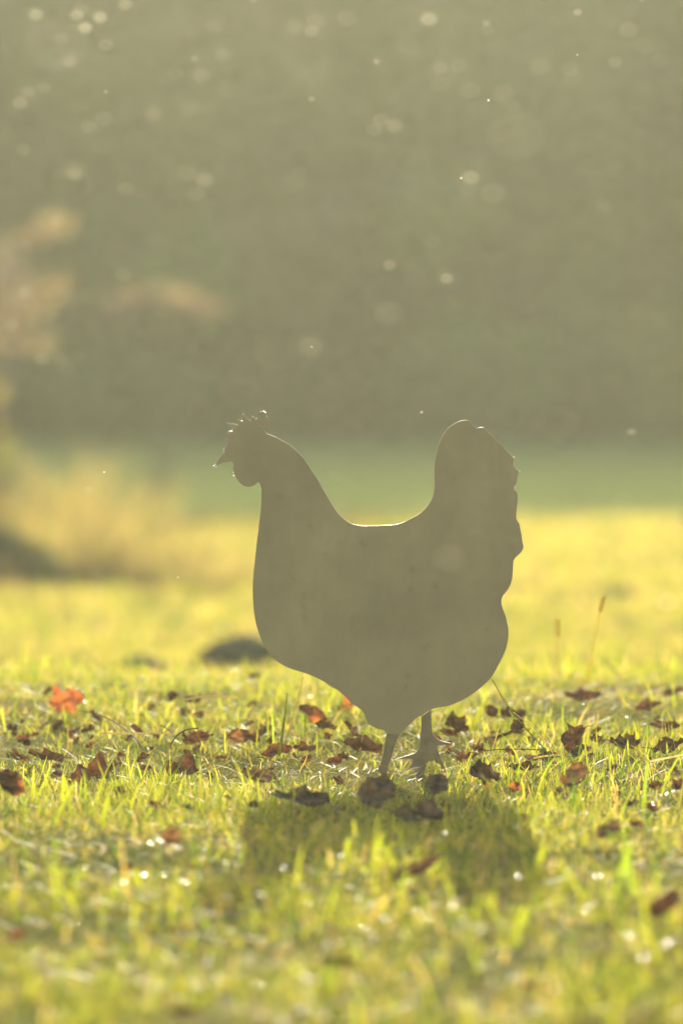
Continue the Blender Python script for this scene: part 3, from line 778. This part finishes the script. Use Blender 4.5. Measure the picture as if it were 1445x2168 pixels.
stalk([(1178,1440,7.9),(1180,1380,7.9),(1180,1312,7.9)], .0010, .0006, (.40,.36,.12), 'short pale seed stalk standing on the crest right of the hen', head=1.0, group=SG)
stalk([(1240,1450,7.7),(1255,1380,7.7),(1266,1310,7.7),(1277,1264,7.7)], .0011, .0007, (.42,.38,.14), 'tall seed stalk standing on the crest right of the hen', head=1.4, group=SG)
stalk([(600,1580,7.1),(625,1500,7.1),(641,1432,7.12)], .0006, .0004, (.40,.22,.14), 'fine reddish stem standing below the hen\'s breast', group=SG)
stalk([(590,1600,7.05),(600,1535,7.05),(608,1468,7.05)], .0024, .0006, (.24,.27,.05), 'broad pale green blade standing left of the two-humped leaf', name='tall_grass', cat='grass blade', group=SG)
stalk([(1010,1590,7.0),(1080,1586,7.0),(1150,1588,7.0)], .0007, .0006, BRN, 'thin dark twig lying level right of the hen\'s legs', name='twig', cat='twig', group=SG)
stalk([(1375,1612,6.9),(1410,1605,6.9),(1450,1597,6.9)], .0012, .0012, (.75,.68,.5), 'shiny white straw lying at the right edge', name='straw', cat='straw', group=SG)
stalk([(1128,1605,6.95),(1160,1600,6.95),(1195,1598,6.95)], .0012, .0010, (.6,.5,.3), 'pale straw under the large upright leaf', name='straw', cat='straw', group=SG)
stalk([(1150,1750,6.5),(1180,1744,6.5),(1212,1738,6.5)], .0018, .0016, (.6,.5,.3), 'blurred tan straw right of the hen\'s shadow', name='straw', cat='straw', group=SG)
stalk([(358,1585,7.0),(372,1560,7.0),(395,1545,7.0),(420,1542,7.0)], .0009, .0008, BRN, 'curved dark leaf stalk sticking up left of the tan leaf', name='leaf_stalk', group=SG)
stalk([(340,1535,7.2),(352,1542,7.2),(365,1552,7.2)], .0007, .0006, BRN, 'short hooked dark stalk above the level straw', name='leaf_stalk', group=SG)
# foreground blades, wide and soft
def wide_blade(px, py, hpx, wpx, lean, col, label):
    p = hit(px, py); D = p.y
    V, Q, T, C = blades(np.array([[0, 0, -.004]]), np.array([hpx * KPX * D]), np.array([wpx * .62 * KPX * D]), np.array([0.0 if lean > 0 else math.pi]), np.array([abs(lean) * .4]), np.array([abs(lean)]), np.array([col]), np.array([.15]), 5)
    o = link('tall_grass', np_mesh('tall_grass', V, [Q, T], C), M_GRASS, None, (p.x, p.y, float(gz(p.x, p.y))))
    tag(o, label, 'grass blade', 'broad grass blades standing out in the lawn')
LGN = (.13, .17, .022)
for a in [(730,1850,90,24,.1,LGN,'broad bright blade in front of the gap in the hen\'s shadow'),
          (780,1850,100,22,.35,LGN,'broad bright blade leaning right in the middle of the foreground'),
          (640,1730,64,12,.5,LGN,'short lit blade sticking up through the wide grey leaf'),
          (662,1730,60,12,.35,LGN,'second lit blade beside the one sticking through the wide grey leaf'),
          (830,1860,80,22,-.2,LGN,'broad blurred blade left of the arching grey foreground leaf'),
          (905,1862,72,20,.7,LGN,'broad blurred blade bent right beside the arching grey foreground leaf'),
          (1130,1880,110,28,.25,LGN,'tall blurred blade at the right rim of the hen\'s shadow'),
          (1300,1910,150,26,.3,(.12,.19,.03),'tall blurred green blade in the right foreground'),
          (1340,1900,120,24,-.2,(.12,.19,.03),'blurred green blade left of the curled foreground leaf'),
          (1360,1720,125,14,.1,(.12,.19,.03),'tall green blade near the right edge of the focused grass'),
          (1395,1690,150,9,.55,LGN,'tall thin yellow-green blade arching near the right edge'),
          (815,1665,55,9,-.5,LGN,'lit blade leaning left in front of the hen\'s left foot'),
          (1085,2010,110,30,.3,LGN,'soft wide blade in the lower right foreground'),
          (215,1760,90,20,.2,LGN,'blurred wide blade in the left foreground'),
          (148,1720,90,14,-.15,LGN,'lit wide blade in front of the folded red brown leaf')]:
    wide_blade(*a)

# dew drops and glossy flecks that catch the low sun
M_DEW = simple_material('dew', (.55, .55, .5), (.65, .65, .6), 50, .16, spec=.5)
def dew_mesh():
    bm = bmesh.new(); bmesh.ops.create_icosphere(bm, subdivisions=2, radius=1)
    for v in bm.verts: v.co.z *= .28
    return bm_mesh('dew_drop', bm)
dew = dew_mesh(); dew.materials.append(M_DEW)
DEW = [(1331,1980,2.6),(1410,2000,2.0),(1425,1990,1.6),(958,1922,2.2),(813,1946,1.9),(883,1932,1.6),(908,1943,1.6),(393,1868,2.2),(302,1852,1.9),(262,1868,1.7),(450,1820,1.6),(318,1786,1.8),(338,1781,1.8),(348,1850,1.4),(180,1836,1.6),(600,1838,1.4),(1097,1857,1.8),(1265,1855,1.8),(1242,1930,1.4),(940,1764,2.0),(1092,1750,1.5),(1143,1762,1.8),(655,1912,1.2),(265,2050,1.6),(547,2088,1.6),(416,2091,1.6),(76,2017,1.5),(155,1954,1.2),(142,1790,1.4),(475,1840,1.2),(1272,1815,1.1),(770,1968,1.5),(1186,1964,1.2),(546,1990,1.0),(1040,2020,1.2),(1360,1130+900,1.1),
       (1410,1680,1.4),(1425,1676,1.4),(1398,1684,1.2),(1195,1492,1.0),(1234,1491,1.1),(1326,1518,1.0),(1064,1549,.9),(730,1450,1.2),(180,1487,1.4),(255,1492,1.0),(100,1642,.9),(305,1672,1.0),(500,1690,.9),(545,1717,1.0),(620,1700,.9),(1270,1658,.9),(1382,1702,1.0)]
for px, py, r in DEW:
    p = hit(px, py, lift=.032)
    o = link('dew_drop', dew, None, None, p)
    s = r * .00125; o.scale = (s, s, s); o.rotation_euler = (rs.uniform(.05, .25), rs.uniform(-.1, .1), 0)
    tag(o, 'tiny glinting dew drop caught in the grass', 'dew drop', 'dew drops glinting in the lawn')

# ------------------------------------------------------------------ insects in the sunlit air
def gnat_meshes(seed):
    r = random.Random(seed)
    bm = bmesh.new(); bmesh.ops.create_icosphere(bm, subdivisions=2, radius=.5)
    for v in bm.verts: v.co = Vector((v.co.x * .75, v.co.y * .22, v.co.z * .24))
    body = bm_mesh('body', bm)
    wings = []
    for s in (-1, 1):
        bm = bmesh.new()
        n = 10; c = bm.verts.new((.05, s * .02, .08)); ring = []
        for i in range(n):
            a = 2 * math.pi * i / n
            lx = .22 * math.cos(a) - .12; ly = .34 + .33 * math.sin(a)
            tilt = R(58 + r.uniform(-8, 8))
            ring.append(bm.verts.new((lx, s * ly * math.cos(tilt), .08 + ly * math.sin(tilt) + .03 * math.cos(2 * a))))
        for i in range(n):
            bm.faces.new((c, ring[i], ring[(i + 1) % n]))
        wings.append(bm_mesh('wing', bm))
    for me in wings: me.materials.append(M_WING)
    body.materials.append(M_BODY)
    return body, wings
GN = [gnat_meshes(i) for i in range(3)]
def gnat(px, py, D, size, label, i, dark=False):
    p = at(px, py, D)
    o = empty('gnat', p, label, 'insect', 'insects drifting in the sunlit air')
    o.rotation_euler = (rs.uniform(-.2, .2), rs.uniform(-.3, .3), rs.uniform(-.5, .5)); o.scale = (size, size, size)
    b, w = GN[i % 3]
    link('body', b, None, o)
    if not dark:
        for m_ in w: link('wing', m_, None, o)
APX = 200 / 4.0 / 1000 / (KPX * 7)      # aperture in focus-plane photo pixels
def depth_for(d, front=False):
    q = d / APX
    return 7 / (1 + q) if front else 7 / (1 - min(q, .75))
FAINT = 'faint blurred insect glowing in the air before the dark trees'
GLOW = 'softly glowing blurred insect in the air before the dark trees'
A = [(80,37,24,2),(173,24,24,1),(166,39,24,2),(216,43,24,2),(185,66,23,3),(267,16,23,2),(132,86,25,1),(150,134,25,1),(227,101,24,2),(95,190,24,1),(61,198,24,1),(45,224,25,2),(456,60,30,1),(475,122,28,1),(373,162,28,1),(427,165,30,1),(623,63,30,1),(661,72,24,2),(670,51,32,1),(326,248,29,1),(223,255,30,1),(190,273,28,1),(404,233,30,0),(212,313,30,0),(52,320,24,1),(159,374,27,2),(267,406,28,1),(397,372,34,1),(435,387,30,1),(415,417,30,1),(488,194,36,0),(623,394,40,0),(637,366,26,0),
     (735,45,34,1),(908,48,28,2),(1034,66,24,0),(1330,69,33,1),(933,149,26,1),(972,144,28,1),(1302,135,24,1),(1365,100,34,0),(1397,133,32,0),(1207,150,30,0),(1214,168,32,0),(934,182,34,0),(994,196,36,0),(1066,203,38,0),(1087,227,24,0),(806,258,28,1),(835,271,28,1),(794,279,28,1),(997,383,28,2),(992,402,30,0),(1044,416,42,1),(1277,440,26,0),(1144,145,36,0),(866,105,40,0),
     (824,567,22,2),(947,595,22,2),(824,672,48,1),(915,515,30,0),(1336,918,14,2),(123,470,26,1),(262,585,28,1),(55,625,26,1),(25,695,26,1),(92,765,26,1),(128,765,26,0),(142,785,26,0),(660,741,42,1),(713,1010,22,0),(189,1040,16,1),(475,1337,38,1)]
GL = {(80,37): 'glowing blurred insect in the top left corner, leftmost of the bright ones there',
      (166,39): 'glowing blurred insect under a fainter one near the top left corner',
      (216,43): 'glowing blurred insect right of the overlapping pair near the top left',
      (185,66): 'brightest of the blurred insects near the top left corner',
      (267,16): 'glowing blurred insect closest to the top edge at the left',
      (227,101): 'glowing blurred insect lowest in the bright cluster at the top left',
      (45,224): 'glowing blurred insect at the left edge below a faint pair',
      (159,374): 'lone glowing blurred insect well above the pinkish sapling',
      (661,72): 'glowing blurred insect near the top centre beside two fainter ones',
      (908,48): 'reddish glowing blurred insect near the top right of centre',
      (997,383): 'glowing blurred insect with a tiny sharp white one at its left rim',
      (824,567): 'glowing blurred insect above the hen\'s back, left of a similar one',
      (947,595): 'glowing blurred insect straight above the hen\'s tail',
      (1336,918): 'small glowing insect right of the hen, level with its tail top'}
INC = [.13, .26, .55, .85]
for i, (px, py, d, b) in enumerate(A):
    D = depth_for(d); spx = math.sqrt(INC[b] / GNAT_L * .785 * d * d / .5) if False else math.sqrt(INC[b] / 2.2 * .785 * d * d / .45)
    gnat(px, py, D, spx * KPX * D, GL.get((px, py), GLOW if b >= 2 else FAINT), i)
for i, (px, py, d, b, lab) in enumerate([  # faint discs are lens flare, imitated by blurred insects near the camera
        (1090,300,100,0,'very large faint disc of a near insect high above the hen\'s tail'),
        (950,1190,58,0,'faint round glow of a near insect in front of the hen\'s flank'),
        (1416,1285,40,2,'bright blurred insect over the lawn at the right edge'),
        (118,110,110,0,'very large faint flare disc, imitated by a near insect, in the upper left corner')]):
    D = depth_for(d, True); spx = math.sqrt(INC[b] / 2.2 * .785 * d * d / .45)
    gnat(px, py, D, spx * KPX * D, lab, i)
for i, (px, py, d, s, lab) in enumerate([
        (226,196,8,5,'sharp bright insect in the upper left, below a pair of faint ones'),
        (413,128,13,7,'small bright insect in the upper left third, level with the topmost specks'),
        (537,5,11,7,'bright insect at the top edge left of centre'),
        (661,213,11,7,'bright insect high above the hen\'s back'),
        (798,134,11,7,'bright insect right of centre near the top'),
        (1029,53,13,8,'bright insect near the top above the hen\'s tail'),
        (1223,30,14,9,'bright insect near the top right'),
        (1358,0,12,8,'bright insect on the top edge at the right'),
        (1222,119,3,6,'tiny sharp white insect in the upper right'),
        (1034,216,3,7,'tiny sharp white insect right of the dark speck, the brightest of all'),
        (976,380,3,6,'tiny sharp white insect touching a glowing blurred one'),
        (892,876,4,7,'tiny bright insect in the air between the hen\'s head and tail'),
        (660,737,3,5,'tiny bright dot inside a faint disc above the hen\'s neck'),
        (222,1002,3,5,'tiny sharp insect over the golden tussocks at the left'),
        (377,1224,2,4,'tiny sharp insect over the bright lawn left of the hen')]):
    D = depth_for(d); gnat(px, py, D, s * 1.25 * KPX * D, lab, i)
gnat(828, 222, depth_for(24), .013, 'dark blurred insect in the air right of centre', 0, True)

# ------------------------------------------------------------------ haze
bm = bmesh.new(); bmesh.ops.create_cube(bm, size=1)
for v in bm.verts: v.co = Vector((v.co.x * 320, v.co.y * 320, v.co.z * 13.6 + 5.3))
hz = bpy.data.meshes.new('haze'); bm.to_mesh(hz); bm.free()
mh = bpy.data.materials.new('haze'); mh.use_nodes = True
n, l = frame(mh.node_tree)
pv = n.new('ShaderNodeVolumePrincipled')  # even haze volume added to stand in for lens glare
pv.inputs['Color'].default_value = (.96, 1.0, .73, 1); pv.inputs['Density'].default_value = HAZE_DENSITY; pv.inputs['Anisotropy'].default_value = HAZE_G
o = n.new('ShaderNodeOutputMaterial'); l.new(pv.outputs[0], o.inputs['Volume'])
h = link('haze', hz, mh); h['kind'] = 'stuff'; h['label'] = 'thin sunlit evening haze over the lawn, added in place of lens glare'
